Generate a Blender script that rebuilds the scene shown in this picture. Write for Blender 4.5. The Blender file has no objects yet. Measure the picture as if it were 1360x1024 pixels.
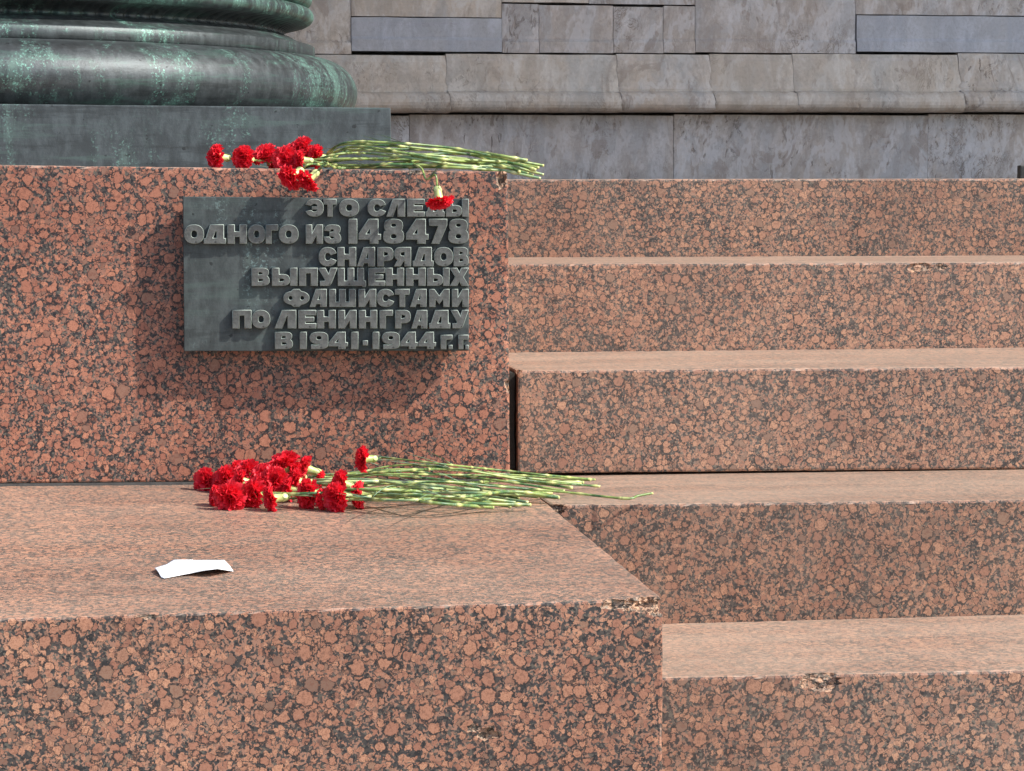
import bpy, bmesh, math, random
from mathutils import Vector, Matrix, noise, Quaternion

S = bpy.context.scene
COL = S.collection
# ------------------------------------------------------------------ camera
CAMZ = 1.17                      # eye height above the ground: a crouching photographer
F = 3300.0                       # focal length in pixels of the 1360 px wide photograph
YAW = math.atan(490 / F * math.cos(math.atan(262 / F)))
PIT = math.atan(262 / F)
CAM = Vector((0, 0, CAMZ))
FWD = Vector((math.sin(YAW) * math.cos(PIT), math.cos(YAW) * math.cos(PIT), -math.sin(PIT)))
RGT = Vector((math.cos(YAW), -math.sin(YAW), 0))
UPV = RGT.cross(FWD)
cd = bpy.data.cameras.new('camera')
cam = bpy.data.objects.new('camera', cd)
COL.objects.link(cam)
cam.location = CAM
cam.rotation_euler = Matrix((RGT, UPV, -FWD)).transposed().to_euler()
cd.sensor_width = 36
cd.lens = F / 1360 * 36
cd.clip_start = 0.05
cd.clip_end = 500
S.camera = cam

# ------------------------------------------------------------------ light
SUN = Vector((1.0, -0.50, 1.06)).normalized()          # towards the sun
w = bpy.data.worlds.new('World')
S.world = w
w.use_nodes = True
nt = w.node_tree
bg = nt.nodes['Background']
sky = nt.nodes.new('ShaderNodeTexSky')
sky.sky_type = 'NISHITA'
sky.sun_disc = False
sky.sun_elevation = math.asin(SUN.z)
sky.sun_rotation = math.atan2(SUN.x, SUN.y)
sky.air_density = 1.0
sky.dust_density = 2.0
nt.links.new(sky.outputs[0], bg.inputs[0])
bg.inputs[1].default_value = 0.15
ld = bpy.data.lights.new('sun', 'SUN')
ld.energy = 3.9
ld.angle = math.radians(0.9)
ld.color = (1.0, 0.95, 0.88)
sun = bpy.data.objects.new('sun', ld)
COL.objects.link(sun)
sun.rotation_euler = SUN.to_track_quat('Z', 'Y').to_euler()
sun.location = (6, -4, 8)
S.view_settings.view_transform = 'Standard'
S.view_settings.look = 'None'
S.view_settings.gamma = 1
S.view_settings.exposure = 0.65
S.view_settings.use_curve_mapping = False

# ------------------------------------------------------------------ helpers
def ray(px, py):
    return FWD + RGT * ((px - 680) / F) + UPV * ((512 - py) / F)
def at(px, py, Y):
    d = ray(px, py)
    return CAM + d * (Y / d.y)
def on(px, py, z):
    d = ray(px, py)
    return CAM + d * ((z - CAMZ) / d.z)

def link(name, me, mat=None, parent=None):
    o = bpy.data.objects.new(name, me)
    COL.objects.link(o)
    if parent: o.parent = parent
    if mat and me is not None and not me.materials: me.materials.append(mat)
    return o
def tag(o, label=None, cat=None, group=None, kind=None):
    if label: o['label'] = label
    if cat: o['category'] = cat
    if group: o['group'] = group
    if kind: o['kind'] = kind
    return o
def bm_mesh(bm, name, smooth=False):
    me = bpy.data.meshes.new(name)
    if smooth:
        for f in bm.faces: f.smooth = True
    bm.to_mesh(me); bm.free()
    return me

# ------------------------------------------------------------------ node helpers
class NT:
    def __init__(s, name):
        s.m = bpy.data.materials.new(name); s.m.use_nodes = True
        s.t = s.m.node_tree; s.b = s.t.nodes['Principled BSDF']
    def n(s, typ, **kw):
        nd = s.t.nodes.new(typ)
        for k, v in kw.items(): setattr(nd, k, v)
        return nd
    def l(s, a, b): s.t.links.new(a, b)
    def put(s, sock, v):
        if isinstance(v, bpy.types.NodeSocket): s.l(v, sock)
        else: sock.default_value = v
    def math(s, op, a, b=0.0, c=None, clamp=False):
        nd = s.n('ShaderNodeMath', operation=op, use_clamp=clamp)
        s.put(nd.inputs[0], a); s.put(nd.inputs[1], b)
        if c is not None: s.put(nd.inputs[2], c)
        return nd.outputs[0]
    def step(s, v, a, b, lo=0.0, hi=1.0):
        nd = s.n('ShaderNodeMapRange', interpolation_type='SMOOTHSTEP')
        s.put(nd.inputs[0], v); s.put(nd.inputs[1], a); s.put(nd.inputs[2], b)
        nd.inputs[3].default_value = lo; nd.inputs[4].default_value = hi
        return nd.outputs[0]
    def mix(s, f, a, b, mode='MIX'):
        nd = s.n('ShaderNodeMix', data_type='RGBA', blend_type=mode)
        s.put(nd.inputs[0], f)
        for i, v in ((6, a), (7, b)):
            if isinstance(v, bpy.types.NodeSocket): s.l(v, nd.inputs[i])
            else: nd.inputs[i].default_value = (*v, 1)
        return nd.outputs[2]
    def noise(s, vec, scale, detail=3, rough=0.55, dist=0.0, out=0):
        nd = s.n('ShaderNodeTexNoise')
        s.l(vec, nd.inputs['Vector']); nd.inputs['Scale'].default_value = scale
        nd.inputs['Detail'].default_value = detail; nd.inputs['Roughness'].default_value = rough
        nd.inputs['Distortion'].default_value = dist
        return nd.outputs[out]
    def voro(s, vec, scale, feat='F1', rnd=1.0):
        nd = s.n('ShaderNodeTexVoronoi', feature=feat)
        s.l(vec, nd.inputs['Vector']); nd.inputs['Scale'].default_value = scale
        nd.inputs['Randomness'].default_value = rnd
        return nd
    def pos(s, seed=True, sc=(1, 1, 1)):
        g = s.n('ShaderNodeTexCoord')
        v = g.outputs['Object']
        if seed:
            oi = s.n('ShaderNodeObjectInfo')
            m = s.math('MULTIPLY', oi.outputs['Random'], 37.0)
            a = s.n('ShaderNodeVectorMath', operation='ADD')
            s.l(v, a.inputs[0]); s.l(m, a.inputs[1]); v = a.outputs[0]
        mp = s.n('ShaderNodeMapping'); s.l(v, mp.inputs[0]); mp.inputs[3].default_value = sc
        return mp.outputs[0]
    def sep(s, c):
        nd = s.n('ShaderNodeSeparateColor'); s.l(c, nd.inputs[0]); return nd.outputs
    def bump(s, h, strength, dist, prev=None):
        nd = s.n('ShaderNodeBump'); nd.inputs['Strength'].default_value = strength
        nd.inputs['Distance'].default_value = dist; s.l(h, nd.inputs['Height'])
        if prev is not None: s.l(prev, nd.inputs['Normal'])
        return nd.outputs[0]

def granite(name, pink=(0.50, 0.235, 0.165), dark=(0.020, 0.020, 0.022), grey=(0.135, 0.122, 0.10), up=1.0,
            dust=0.0, dustcol=(0.42, 0.33, 0.26), rough=0.38, bump=0.05, size=1.0):
    g = NT(name)
    P00 = g.pos(); oi0 = g.n('ShaderNodeObjectInfo')
    sc0 = g.n('ShaderNodeVectorMath', operation='SCALE'); g.l(P00, sc0.inputs[0])
    g.l(g.math('ADD', g.math('MULTIPLY', g.math('FRACT', g.math('MULTIPLY', oi0.outputs['Random'], 17.3)), 0.28 * size), 0.86 * size), sc0.inputs[3])
    P0 = sc0.outputs[0]
    nz = g.noise(P0, 55, 3, 0.6, out=1)
    sub = g.n('ShaderNodeVectorMath', operation='SUBTRACT'); g.l(nz, sub.inputs[0]); sub.inputs[1].default_value = (.5, .5, .5)
    scl = g.n('ShaderNodeVectorMath', operation='SCALE'); g.l(sub.outputs[0], scl.inputs[0]); scl.inputs[3].default_value = 0.011
    add = g.n('ShaderNodeVectorMath', operation='ADD'); g.l(P0, add.inputs[0]); g.l(scl.outputs[0], add.inputs[1])
    nz2 = g.noise(P0, 210, 2, 0.6, out=1)
    sub2 = g.n('ShaderNodeVectorMath', operation='SUBTRACT'); g.l(nz2, sub2.inputs[0]); sub2.inputs[1].default_value = (.5, .5, .5)
    scl2 = g.n('ShaderNodeVectorMath', operation='SCALE'); g.l(sub2.outputs[0], scl2.inputs[0]); scl2.inputs[3].default_value = 0.0065
    add2 = g.n('ShaderNodeVectorMath', operation='ADD'); g.l(add.outputs[0], add2.inputs[0]); g.l(scl2.outputs[0], add2.inputs[1])
    P = add2.outputs[0]
    clus = g.noise(P0, 9, 3, 0.55)                     # clustering of crystals
    tone = g.noise(P0, 2.2, 2, 0.5)
    fine = g.noise(P0, 420, 2, 0.6)
    mid = g.noise(P0, 160, 3, 0.65)
    # matrix of small grains
    v3 = g.voro(P, 270); c3 = g.sep(v3.outputs['Color'])
    base = g.mix(g.step(c3[0], 0.30, 0.45), dark, (dark[0] * 1.9, dark[1] * 1.8, dark[2] * 1.75))
    base = g.mix(g.step(c3[1], 0.50, 0.56), base, (0.075, 0.066, 0.060))
    base = g.mix(g.step(c3[1], 0.80, 0.84), base, grey)
    pm = g.mix(0.35, pink, grey)
    base = g.mix(g.step(g.math('ADD', c3[2], g.math('MULTIPLY', clus, 0.5)), 0.92, 1.0), base, pm)
    base = g.mix(g.step(mid, 0.58, 0.70, 0, 0.6), base, grey)
    # a per-crystal pink
    def pinkvar(csep, dist, k):
        a = g.mix(csep[1], (pink[0] * .72, pink[1] * .68, pink[2] * .70), (pink[0] * 1.18, pink[1] * 1.24, pink[2] * 1.16))
        a = g.mix(g.step(csep[0], 0.90, 0.93, 0, .55), a, grey)
        a = g.mix(g.step(mid, 0.50, 0.62, 0, .6), a, (pink[0] * .42, pink[1] * .40, pink[2] * .42))
        a = g.mix(g.step(fine, 0.50, 0.36, 0, .6), a, (pink[0] * .5, pink[1] * .45, pink[2] * .4))
        return a
    # small crystals
    v2 = g.voro(P, 112); c2 = g.sep(v2.outputs['Color']); e2 = g.voro(P, 112, 'DISTANCE_TO_EDGE')
    m2 = g.math('MULTIPLY', g.step(g.math('ADD', c2[2], g.math('MULTIPLY', clus, 0.75)), 0.90, 0.95), g.step(e2.outputs['Distance'], 0.02, 0.09))
    base = g.mix(m2, base, pinkvar(c2, v2.outputs['Distance'], 1))
    # medium rounded crystals
    for sc, th, rad in ((68, 1.00, 0.56), (38, 1.12, 0.50)):
        sh = g.n('ShaderNodeVectorMath', operation='ADD'); g.l(P, sh.inputs[0]); sh.inputs[1].default_value = (sc * .37, sc * .11, sc * .71)
        v = g.voro(sh.outputs[0], sc); c = g.sep(v.outputs['Color'])
        d = g.math('ADD', v.outputs['Distance'], g.math('MULTIPLY', g.math('SUBTRACT', mid, 0.5), 0.42))
        ed = g.voro(sh.outputs[0], sc, 'DISTANCE_TO_EDGE').outputs['Distance']
        R = g.math('ADD', g.math('MULTIPLY', c[0], 0.18), rad - 0.14)
        sel = g.step(g.math('ADD', c[2], g.math('MULTIPLY', clus, 0.75)), th, th + 0.03)
        inside = g.math('MULTIPLY', g.step(g.math('SUBTRACT', R, d), 0.0, 0.05), g.step(ed, 0.02, 0.05))
        rim = g.math('MULTIPLY', g.step(g.math('SUBTRACT', g.math('ADD', R, 0.13), d), 0.0, 0.05), sel)
        base = g.mix(g.math('MULTIPLY', rim, g.step(mid, .36, .52, .45, .9)), base, dark)
        core = g.mix(g.math('MULTIPLY', g.step(g.math('ABSOLUTE', g.math('SUBTRACT', d, g.math('MULTIPLY', R, 0.62))), 0.05, 0.0), g.step(c[1], .5, .8, 0, .5)), pinkvar(c, d, 2), (pink[0] * .45, pink[1] * .4, pink[2] * .4))
        base = g.mix(g.math('MULTIPLY', inside, sel), base, core)
    # weathering: a broad tone and pale dust
    oi = g.n('ShaderNodeObjectInfo')
    base = g.mix(oi.outputs['Random'], base, g.mix(1.0, base, (0.84, 0.82, 0.80), 'MULTIPLY'))
    base = g.mix(g.step(tone, 0.35, 0.68), base, g.mix(1.0, base, (0.80, 0.76, 0.76), 'MULTIPLY'))
    if dust > 0:
        st = g.noise(g.pos(sc=(1, 1, 0.35)), 16, 4, 0.62)
        base = g.mix(g.math('MULTIPLY', g.step(st, 0.30, 0.75, 0.45, 1.25), dust), base, dustcol)
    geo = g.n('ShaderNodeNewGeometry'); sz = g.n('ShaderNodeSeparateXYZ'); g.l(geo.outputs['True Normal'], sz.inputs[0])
    upf = g.math('MULTIPLY', g.step(sz.outputs[2], 0.75, 0.98), up)            # walked-on, dusty upper faces, also paled to look sunlit
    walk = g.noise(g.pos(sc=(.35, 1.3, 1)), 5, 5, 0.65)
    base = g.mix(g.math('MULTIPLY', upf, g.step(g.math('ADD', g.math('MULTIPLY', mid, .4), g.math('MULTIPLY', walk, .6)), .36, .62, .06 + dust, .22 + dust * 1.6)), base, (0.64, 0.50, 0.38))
    g.b.inputs['Specular IOR Level'].default_value = 0.35
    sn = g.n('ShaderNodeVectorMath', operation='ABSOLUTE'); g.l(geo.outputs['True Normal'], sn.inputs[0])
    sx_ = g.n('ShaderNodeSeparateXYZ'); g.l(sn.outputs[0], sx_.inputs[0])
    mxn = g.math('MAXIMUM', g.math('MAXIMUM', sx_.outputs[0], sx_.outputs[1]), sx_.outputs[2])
    edge_highlight = g.math('MULTIPLY', g.step(mxn, 0.93, 0.86), g.step(g.noise(P0, 40, 4, .7), .38, .56, .15, up * .5))
    base = g.mix(edge_highlight, base, (0.54, 0.40, 0.31))  # chamfers paled: painted sun and sky highlight on the worn edges
    scr = g.noise(g.pos(sc=(1.0, 1.0, 7.0)), 24, 5, 0.7)
    base = g.mix(g.step(scr, 0.66, 0.76, 0, 0.35), base, dustcol)
    g.l(base, g.b.inputs['Base Color'])
    rr = g.math('ADD', g.math('MULTIPLY', mid, 0.22), rough - 0.10)
    g.l(rr, g.b.inputs['Roughness'])
    h = g.math('ADD', g.math('MULTIPLY', mid, 0.6), g.math('MULTIPLY', fine, 0.4))
    g.l(g.bump(h, bump, 0.002), g.b.inputs['Normal'])
    return g.m

M = {}
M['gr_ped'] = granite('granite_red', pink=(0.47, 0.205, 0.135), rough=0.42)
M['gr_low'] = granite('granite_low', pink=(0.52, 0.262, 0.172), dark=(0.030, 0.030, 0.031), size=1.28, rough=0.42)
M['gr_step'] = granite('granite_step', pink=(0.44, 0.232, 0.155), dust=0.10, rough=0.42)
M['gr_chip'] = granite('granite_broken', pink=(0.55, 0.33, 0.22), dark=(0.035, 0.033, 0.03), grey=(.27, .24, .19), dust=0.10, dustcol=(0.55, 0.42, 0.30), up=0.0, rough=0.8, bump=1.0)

def flat_mat(name, col, rough=0.8, var=0.3, scale=30, bump=0.4, metal=0.0):
    g = NT(name); P = g.pos()
    n = g.noise(P, scale, 5, 0.65)
    c = g.mix(n, tuple(x * (1 - var) for x in col), tuple(min(1, x * (1 + var)) for x in col))
    g.l(c, g.b.inputs['Base Color']); g.b.inputs['Roughness'].default_value = rough
    g.b.inputs['Metallic'].default_value = metal
    g.l(g.bump(n, bump, 0.003), g.b.inputs['Normal'])
    return g.m
M['seam'] = flat_mat('dark_seam', (0.045, 0.043, 0.040), 0.95, 0.5, 60, 1.0)
M['mortar'] = flat_mat('old_mortar', (0.24, 0.225, 0.20), 0.95, 0.5, 60, 1.0)
M['gap_shade'] = flat_mat('gap_shade', (0.018, 0.017, 0.014), 1.0, 0.5, 60, 0.6)  # near-black colour standing in for shade in the gap
M['ground'] = flat_mat('paving', (0.22, 0.20, 0.18), 0.85, 0.3, 12)
M['plaster'] = flat_mat('ceiling_plaster', (0.35, 0.33, 0.31), 0.9, 0.15, 6)
M['black'] = flat_mat('black_metal', (0.015, 0.018, 0.018), 0.5, 0.3, 40)

def wall_stone(name, cool, warm, amt=0.5, vein=1.0, tilt=0.6, scale=1.0, pits=1.0):
    g = NT(name)
    P = g.pos()
    mp = g.n('ShaderNodeMapping'); g.l(P, mp.inputs[0]); mp.inputs[2].default_value = (0, -tilt, 0.3); mp.inputs[3].default_value = (2.0, 1, 1.0)
    V = mp.outputs[0]
    big = g.noise(V, 1.7 * scale, 5, 0.6, 1.2)
    med = g.noise(V, 7 * scale, 6, 0.68, 0.8)
    fin = g.noise(P, 90, 4, 0.7)
    c = g.mix(g.step(g.math('ADD', g.math('MULTIPLY', big, .65), g.math('MULTIPLY', med, .35)), 0.5 - amt * .22, 0.66 - amt * .22), cool, warm)
    c = g.mix(g.step(med, 0.46, 0.66, 0, .6), c, tuple(min(1, x * 1.45) for x in cool))
    c = g.mix(g.step(fin, 0.45, 0.70, 0, .30), c, tuple(x * .55 for x in warm))
    # brown veins and worm-like dark pits
    ve = g.noise(V, 5.5 * scale, 7, 0.72, 1.6)
    band = g.step(g.math('ABSOLUTE', g.math('SUBTRACT', ve, 0.5)), 0.026, 0.0)
    reg = g.step(g.noise(P, 2.4, 3, 0.6), 0.50, 0.60)
    c = g.mix(g.math('MULTIPLY', g.math('MULTIPLY', band, reg), 0.75 * vein), c, (0.13, 0.10, 0.075))
    pv = g.n('ShaderNodeMapping'); g.l(V, pv.inputs[0]); pv.inputs[3].default_value = (1, 1, 0.75)
    pt = g.noise(pv.outputs[0], 22 * scale, 4, 0.7, 0.9)
    preg = g.step(g.noise(P, 2.0, 3, 0.6), 0.49, 0.60)
    pit = g.math('MULTIPLY', g.step(pt, 0.56, 0.63), g.math('MULTIPLY', preg, pits))
    c = g.mix(g.math('MULTIPLY', pit, 0.6), c, (0.13, 0.10, 0.08))
    bl = g.noise(V, 3.1, 5, 0.6, 2.5)
    c = g.mix(g.step(bl, 0.56, 0.62, 0, .50 * vein), c, (0.27, 0.225, 0.195))
    st = g.noise(g.pos(sc=(1, 1, .12)), 9, 4, .6)
    c = g.mix(g.step(st, 0.5, 0.7, 0, .25), c, tuple(x * .6 for x in cool))
    sw = g.n('ShaderNodeTexWave', wave_type='BANDS'); g.l(V, sw.inputs['Vector']); sw.inputs['Scale'].default_value = 1.6 * scale; sw.inputs['Distortion'].default_value = 14; sw.inputs['Detail'].default_value = 5; sw.inputs['Detail Scale'].default_value = 1.3; sw.inputs['Detail Roughness'].default_value = .7
    c = g.mix(g.step(sw.outputs['Fac'], .70, .97, 0, .30 * vein), c, tuple(x * .62 for x in warm))
    c = g.mix(g.step(sw.outputs['Fac'], .22, .02, 0, .40 * vein), c, tuple(min(1, x * 1.4) for x in cool))
    wh = g.step(g.math('ABSOLUTE', g.math('SUBTRACT', g.noise(V, 2.3, 6, 0.62, 2.2), 0.52)), 0.008, 0.0)
    c = g.mix(g.math('MULTIPLY', wh, 0.5 * vein), c, (0.52, 0.47, 0.42))
    g.l(c, g.b.inputs['Base Color'])
    g.b.inputs['Roughness'].default_value = 0.72
    h = g.math('SUBTRACT', g.math('ADD', g.math('MULTIPLY', med, 0.5), g.math('MULTIPLY', fin, 0.3)), g.math('MULTIPLY', pit, 0.9))
    g.l(g.bump(h, 0.55, 0.006), g.b.inputs['Normal'])
    return g.m
M['w_cool'] = wall_stone('wall_stone_cool', (0.43, 0.435, 0.445), (0.44, 0.395, 0.355), 0.35, tilt=0.9, vein=1.1)
M['w_pit'] = wall_stone('wall_stone_pitted', (0.41, 0.41, 0.415), (0.41, 0.365, 0.33), 0.30, tilt=0.25, pits=1.0)
M['w_warm'] = wall_stone('wall_stone_warm', (0.44, 0.44, 0.43), (0.52, 0.46, 0.39), 0.5, tilt=1.1)
M['w_mould'] = wall_stone('wall_stone_moulding', (0.46, 0.455, 0.43), (0.51, 0.455, 0.385), 0.6, vein=0.7, tilt=1.4, pits=0.5)
M['w_blue'] = wall_stone('wall_stone_blue', (0.36, 0.39, 0.44), (0.40, 0.42, 0.45), 0.4, vein=0.12, tilt=1.5, pits=0.15)

def bronze(name, base=(0.055, 0.065, 0.068), green=(0.10, 0.26, 0.20), amt=0.5, rough=0.42, streak=True, metal=0.55, bright=(0.20, 0.48, 0.38), edge=False, side=0.0):
    g = NT(name); P = g.pos(seed=False)
    S1 = g.pos(seed=False, sc=(1, 1, 0.22)) if streak else P
    a = g.noise(S1, 9, 6, 0.68, 0.6); b = g.noise(g.pos(seed=False, sc=(1, 1, 0.45)) if streak else P, 38, 5, 0.72); f = g.noise(P, 160, 3, 0.7)
    s2 = g.noise(g.pos(seed=False, sc=(1, 1, 0.10)) if streak else P, 42, 4, 0.7)
    c = g.mix(g.step(b, 0.35, 0.7), base, tuple(x * 1.9 for x in base))
    if side:                                       # the weather side is greener
        gs = g.n('ShaderNodeSeparateXYZ'); g.l(P, gs.inputs[0])
        a = g.math('ADD', a, g.step(gs.outputs[0], .1, .5, 0, side))
    m = g.math('MULTIPLY', g.step(g.math('ADD', g.math('MULTIPLY', a, .6), g.math('MULTIPLY', s2, .4)), 0.60 - .16 * amt, 0.74 - .16 * amt), g.step(b, 0.30, 0.60, 0.3, 1))
    c = g.mix(g.math('MULTIPLY', m, 0.7), c, green)
    hz = g.noise(g.pos(seed=False, sc=(.25, .25, 2.5)), 14, 5, 0.7)
    c = g.mix(g.math('MULTIPLY', g.step(hz, .52, .66), .35), c, green)
    c = g.mix(g.step(hz, .47, .36, 0, .45), c, tuple(x * .45 for x in base))
    m2 = g.math('MULTIPLY', g.step(f, 0.52, 0.66), g.step(a, 0.55 - .1 * amt, 0.68 - .1 * amt))
    c = g.mix(g.math('MULTIPLY', m2, 0.8), c, bright)
    sp = g.step(g.noise(P, 60, 2, .5), 0.70, 0.74, 0, .8)
    c = g.mix(sp, c, tuple(x * .4 for x in base))
    if edge:                                       # rubbed arrises, with the bevels' highlight painted in
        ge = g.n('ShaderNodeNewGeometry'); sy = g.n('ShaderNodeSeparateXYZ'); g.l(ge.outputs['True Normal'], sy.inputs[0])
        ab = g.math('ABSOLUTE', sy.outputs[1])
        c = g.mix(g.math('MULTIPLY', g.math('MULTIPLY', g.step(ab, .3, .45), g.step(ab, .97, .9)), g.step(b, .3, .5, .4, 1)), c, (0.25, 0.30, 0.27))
    g.l(c, g.b.inputs['Base Color'])
    g.l(g.math('SUBTRACT', metal, g.math('MULTIPLY', m, metal)), g.b.inputs['Metallic'])
    g.l(g.math('ADD', rough - .06, g.math('MULTIPLY', b, 0.25)), g.b.inputs['Roughness'])
    g.l(g.bump(g.math('ADD', b, f), 0.18, 0.002), g.b.inputs['Normal'])
    return g.m
M['bronze'] = bronze('bronze_patina', base=(.040, .048, .050), amt=0.55, green=(.075, .17, .135), bright=(.17, .36, .29))
M['bronze_bead'] = bronze('bronze_bead', base=(.035, .045, .046), amt=1.0, green=(.08, .19, .15), bright=(.18, .38, .31), side=.06)
M['bronze_pl'] = bronze('bronze_plinth', base=(0.046, 0.058, 0.062), amt=0.36, rough=0.6, metal=0.3, green=(0.10, 0.17, 0.15), bright=(0.16, 0.30, 0.26))
M['bronze_tor'] = bronze('bronze_torus', base=(0.040, 0.047, 0.050), amt=0.50, side=.13, rough=0.43, metal=0.55, green=(.075, .16, .13), bright=(.15, .33, .27))
M['plaque'] = bronze('plaque_bronze', base=(0.042, 0.051, 0.051), green=(0.095, 0.14, 0.125), amt=0.28, rough=0.55, metal=0.35, bright=(0.18, 0.26, 0.25))
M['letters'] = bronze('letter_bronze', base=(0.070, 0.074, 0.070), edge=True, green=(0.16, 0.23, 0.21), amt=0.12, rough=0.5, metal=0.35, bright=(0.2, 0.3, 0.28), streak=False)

# ------------------------------------------------------------------ cut stones
def hexa(u, v, w, T, Bt):
    """trilinear: T / Bt = front-left, front-right, back-left, back-right corners of top / bottom"""
    def q(C): return (C[0] * (1 - u) + C[1] * u) * (1 - v) + (C[2] * (1 - u) + C[3] * u) * v
    return q(Bt) * (1 - w) + q(T) * w

def stone(name, T, Bt, mat, cell=(0.015, 0.03, 0.03), bev=0.004, jag=0.0022, seed=0, chips=(), parent=None, wav=0.0):
    T = [Vector(t) for t in T]; Bt = [Vector(t) for t in Bt]
    L = (T[1] - T[0]).length; D = (T[2] - T[0]).length; H = (T[0] - Bt[0]).length
    bm = bmesh.new()
    bmesh.ops.create_cube(bm, size=1, matrix=Matrix.Translation((L / 2, D / 2, H / 2)) @ Matrix.Diagonal((L, D, H, 1)))
    bmesh.ops.bevel(bm, geom=list(bm.edges), offset=bev, segments=2, profile=0.55, affect='EDGES')
    for ax, (tot, c) in enumerate(zip((L, D, H), cell)):
        n = int(tot / c)
        for i in range(1, n):
            co = Vector((0, 0, 0)); no = Vector((0, 0, 0)); co[ax] = tot * i / n + 0.0004; no[ax] = 1
            bmesh.ops.bisect_plane(bm, geom=list(bm.verts) + list(bm.edges) + list(bm.faces), plane_co=co, plane_no=no, dist=1e-6)
    dims = (L, D, H)
    for v in bm.verts:
        p = v.co.copy()
        near = sorted((min(p[a], dims[a] - p[a]), a) for a in range(3))
        if near[1][0] <= bev * 1.05:                       # on a worn edge
            q = p * 70 + Vector((seed * 13.1, 0, 0))
            k = max(0.0, noise.noise(q) * 0.9 + noise.noise(q * 3.1) * 0.55 + 0.12)
            big = max(0.0, noise.noise(p * 9 + Vector((seed * 7.7, 3, 1))) - 0.25) * 0.8
            for d, a in near[:2]:
                s = 1 if p[a] < dims[a] / 2 else -1
                v.co[a] += s * jag * (k + big)
        elif wav:
            a = near[0][1]; s = 1 if p[a] < dims[a] / 2 else -1
            v.co[a] += s * wav * (noise.noise(p * 5 + Vector((seed, 0, 0))) + 1) * .5
    for v in bm.verts:
        v.co = hexa(v.co.x / L, v.co.y / D, v.co.z / H, T, Bt)
    bmesh.ops.recalc_face_normals(bm, faces=list(bm.faces))
    me = bm_mesh(bm, name)
    o = link(name, me, mat, parent)
    if chips:
        me.materials.append(M['gr_chip'])
        for ci, (c, r, sq) in enumerate(chips):
            b2 = bmesh.new()
            bmesh.ops.create_icosphere(b2, subdivisions=4, radius=1)
            for v in b2.verts:
                d = v.co.normalized()
                q = d * 1.5 + Vector((ci * 5 + seed, 1, 2))
                k = 1 + 0.45 * noise.noise(q) + 0.28 * noise.noise(q * 3) + 0.12 * noise.noise(q * 7)
                v.co = Vector((d.x * r * sq[0], d.y * r * sq[1], d.z * r * sq[2])) * k + Vector(c)
            cm = bm_mesh(b2, 'cut'); cm.materials.append(M['gr_chip'])
            co_ = bpy.data.objects.new('cut', cm); COL.objects.link(co_)
            md = o.modifiers.new('b', 'BOOLEAN'); md.operation = 'DIFFERENCE'; md.solver = 'EXACT'; md.object = co_
            md.material_mode = 'TRANSFER'
            n0 = len(o.data.polygons); nm = None
            for att in range(6):
                co_.location = V(*[0.0004 * math.sin(att * 7 + a) * att for a in range(3)])
                dg = bpy.context.evaluated_depsgraph_get(); dg.update()
                nm = bpy.data.meshes.new_from_object(o.evaluated_get(dg))
                ext = max((v.co.x for v in nm.vertices), default=0) - min((v.co.x for v in nm.vertices), default=0)
                if len(nm.polygons) > n0 * .8 and ext > L * .98: break
                nm = None
            o.modifiers.clear()
            if nm is not None:                              # keep the block itself, drop any loose crumb
                b3 = bmesh.new(); b3.from_mesh(nm); seen = set(); best = set()
                for v0 in b3.verts:
                    if v0 in seen: continue
                    comp = {v0}; stk = [v0]
                    while stk:
                        for e_ in stk.pop().link_edges:
                            for u_ in e_.verts:
                                if u_ not in comp: comp.add(u_); stk.append(u_)
                    seen |= comp
                    if len(comp) > len(best): best = comp
                bmesh.ops.delete(b3, geom=[v for v in b3.verts if v not in best], context='VERTS')
                b3.to_mesh(nm); b3.free(); o.data = nm
            else: print('chip skipped', name, ci)
            bpy.data.objects.remove(co_)
    return o

def V(x, y, z): return Vector((x, y, z))
def down(ps, z): return [V(p.x, p.y, z) for p in ps]

DP, DB = 4.78, 3.43                      # distances of the pedestal face and of the low block face
D1, D2, D3, D4, D5 = 5.96, 5.50, 4.97, 4.45, 3.89
WALL = 8.6
XR = 6.0
# ground
bm = bmesh.new()
for x, y in ((-60, -60), (60, -60), (60, 60), (-60, 60)): bm.verts.new((x, y, 0))
bm.faces.new(bm.verts)
tag(link('ground', bm_mesh(bm, 'ground'), M['ground']), kind='structure')

def far(p0, p1, X):                       # carry an edge on to x = X
    t = (X - p0.x) / (p1.x - p0.x)
    return p0 + (p1 - p0) * t
XS = 3.2
XB4 = at(881, 820, DB).x + 0.006
def step(lab, D, y0, y1, xl, Yb, zb_px, seed, zback=None, chips=(), bev=0.005):
    a = at(700, y0, D); b = at(1360, y1, D)
    FL = far(a, b, xl); FR = far(a, b, XS)
    zb0 = zback if zback is not None else FL.z + 0.002
    BL = V(xl, Yb, zb0); BR = V(XS, Yb, zb0)
    if isinstance(zb_px, tuple):
        c = at(700, zb_px[0], D); d = at(1360, zb_px[1], D)
        bl = far(c, d, xl); br = far(c, d, XS)
        Bt = [bl, br, V(xl, Yb, bl.z), V(XS, Yb, br.z)]
    else:
        Bt = down([FL, FR, BL, BR], zb_px)
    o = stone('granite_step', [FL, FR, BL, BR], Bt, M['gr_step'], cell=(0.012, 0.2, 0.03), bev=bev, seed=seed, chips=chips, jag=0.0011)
    tag(o, lab, 'step', 'granite steps beside the pedestal')
    return o
step('topmost pink granite step, below the grey stone wall', D1, 238, 237, 0.708, WALL - .02, CAMZ - .5, 1)
step('second granite step from the top, with a pale chip on its edge near the right', D2, 350.5, 348, 0.708, D1 - .002, CAMZ - .7, 2,
     chips=[(at(1222, 353.5, D2 - .003), 0.014, (2.4, .6, .8)), (at(1250, 354, D2 - .003), 0.010, (1.6, .7, .8))])
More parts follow.
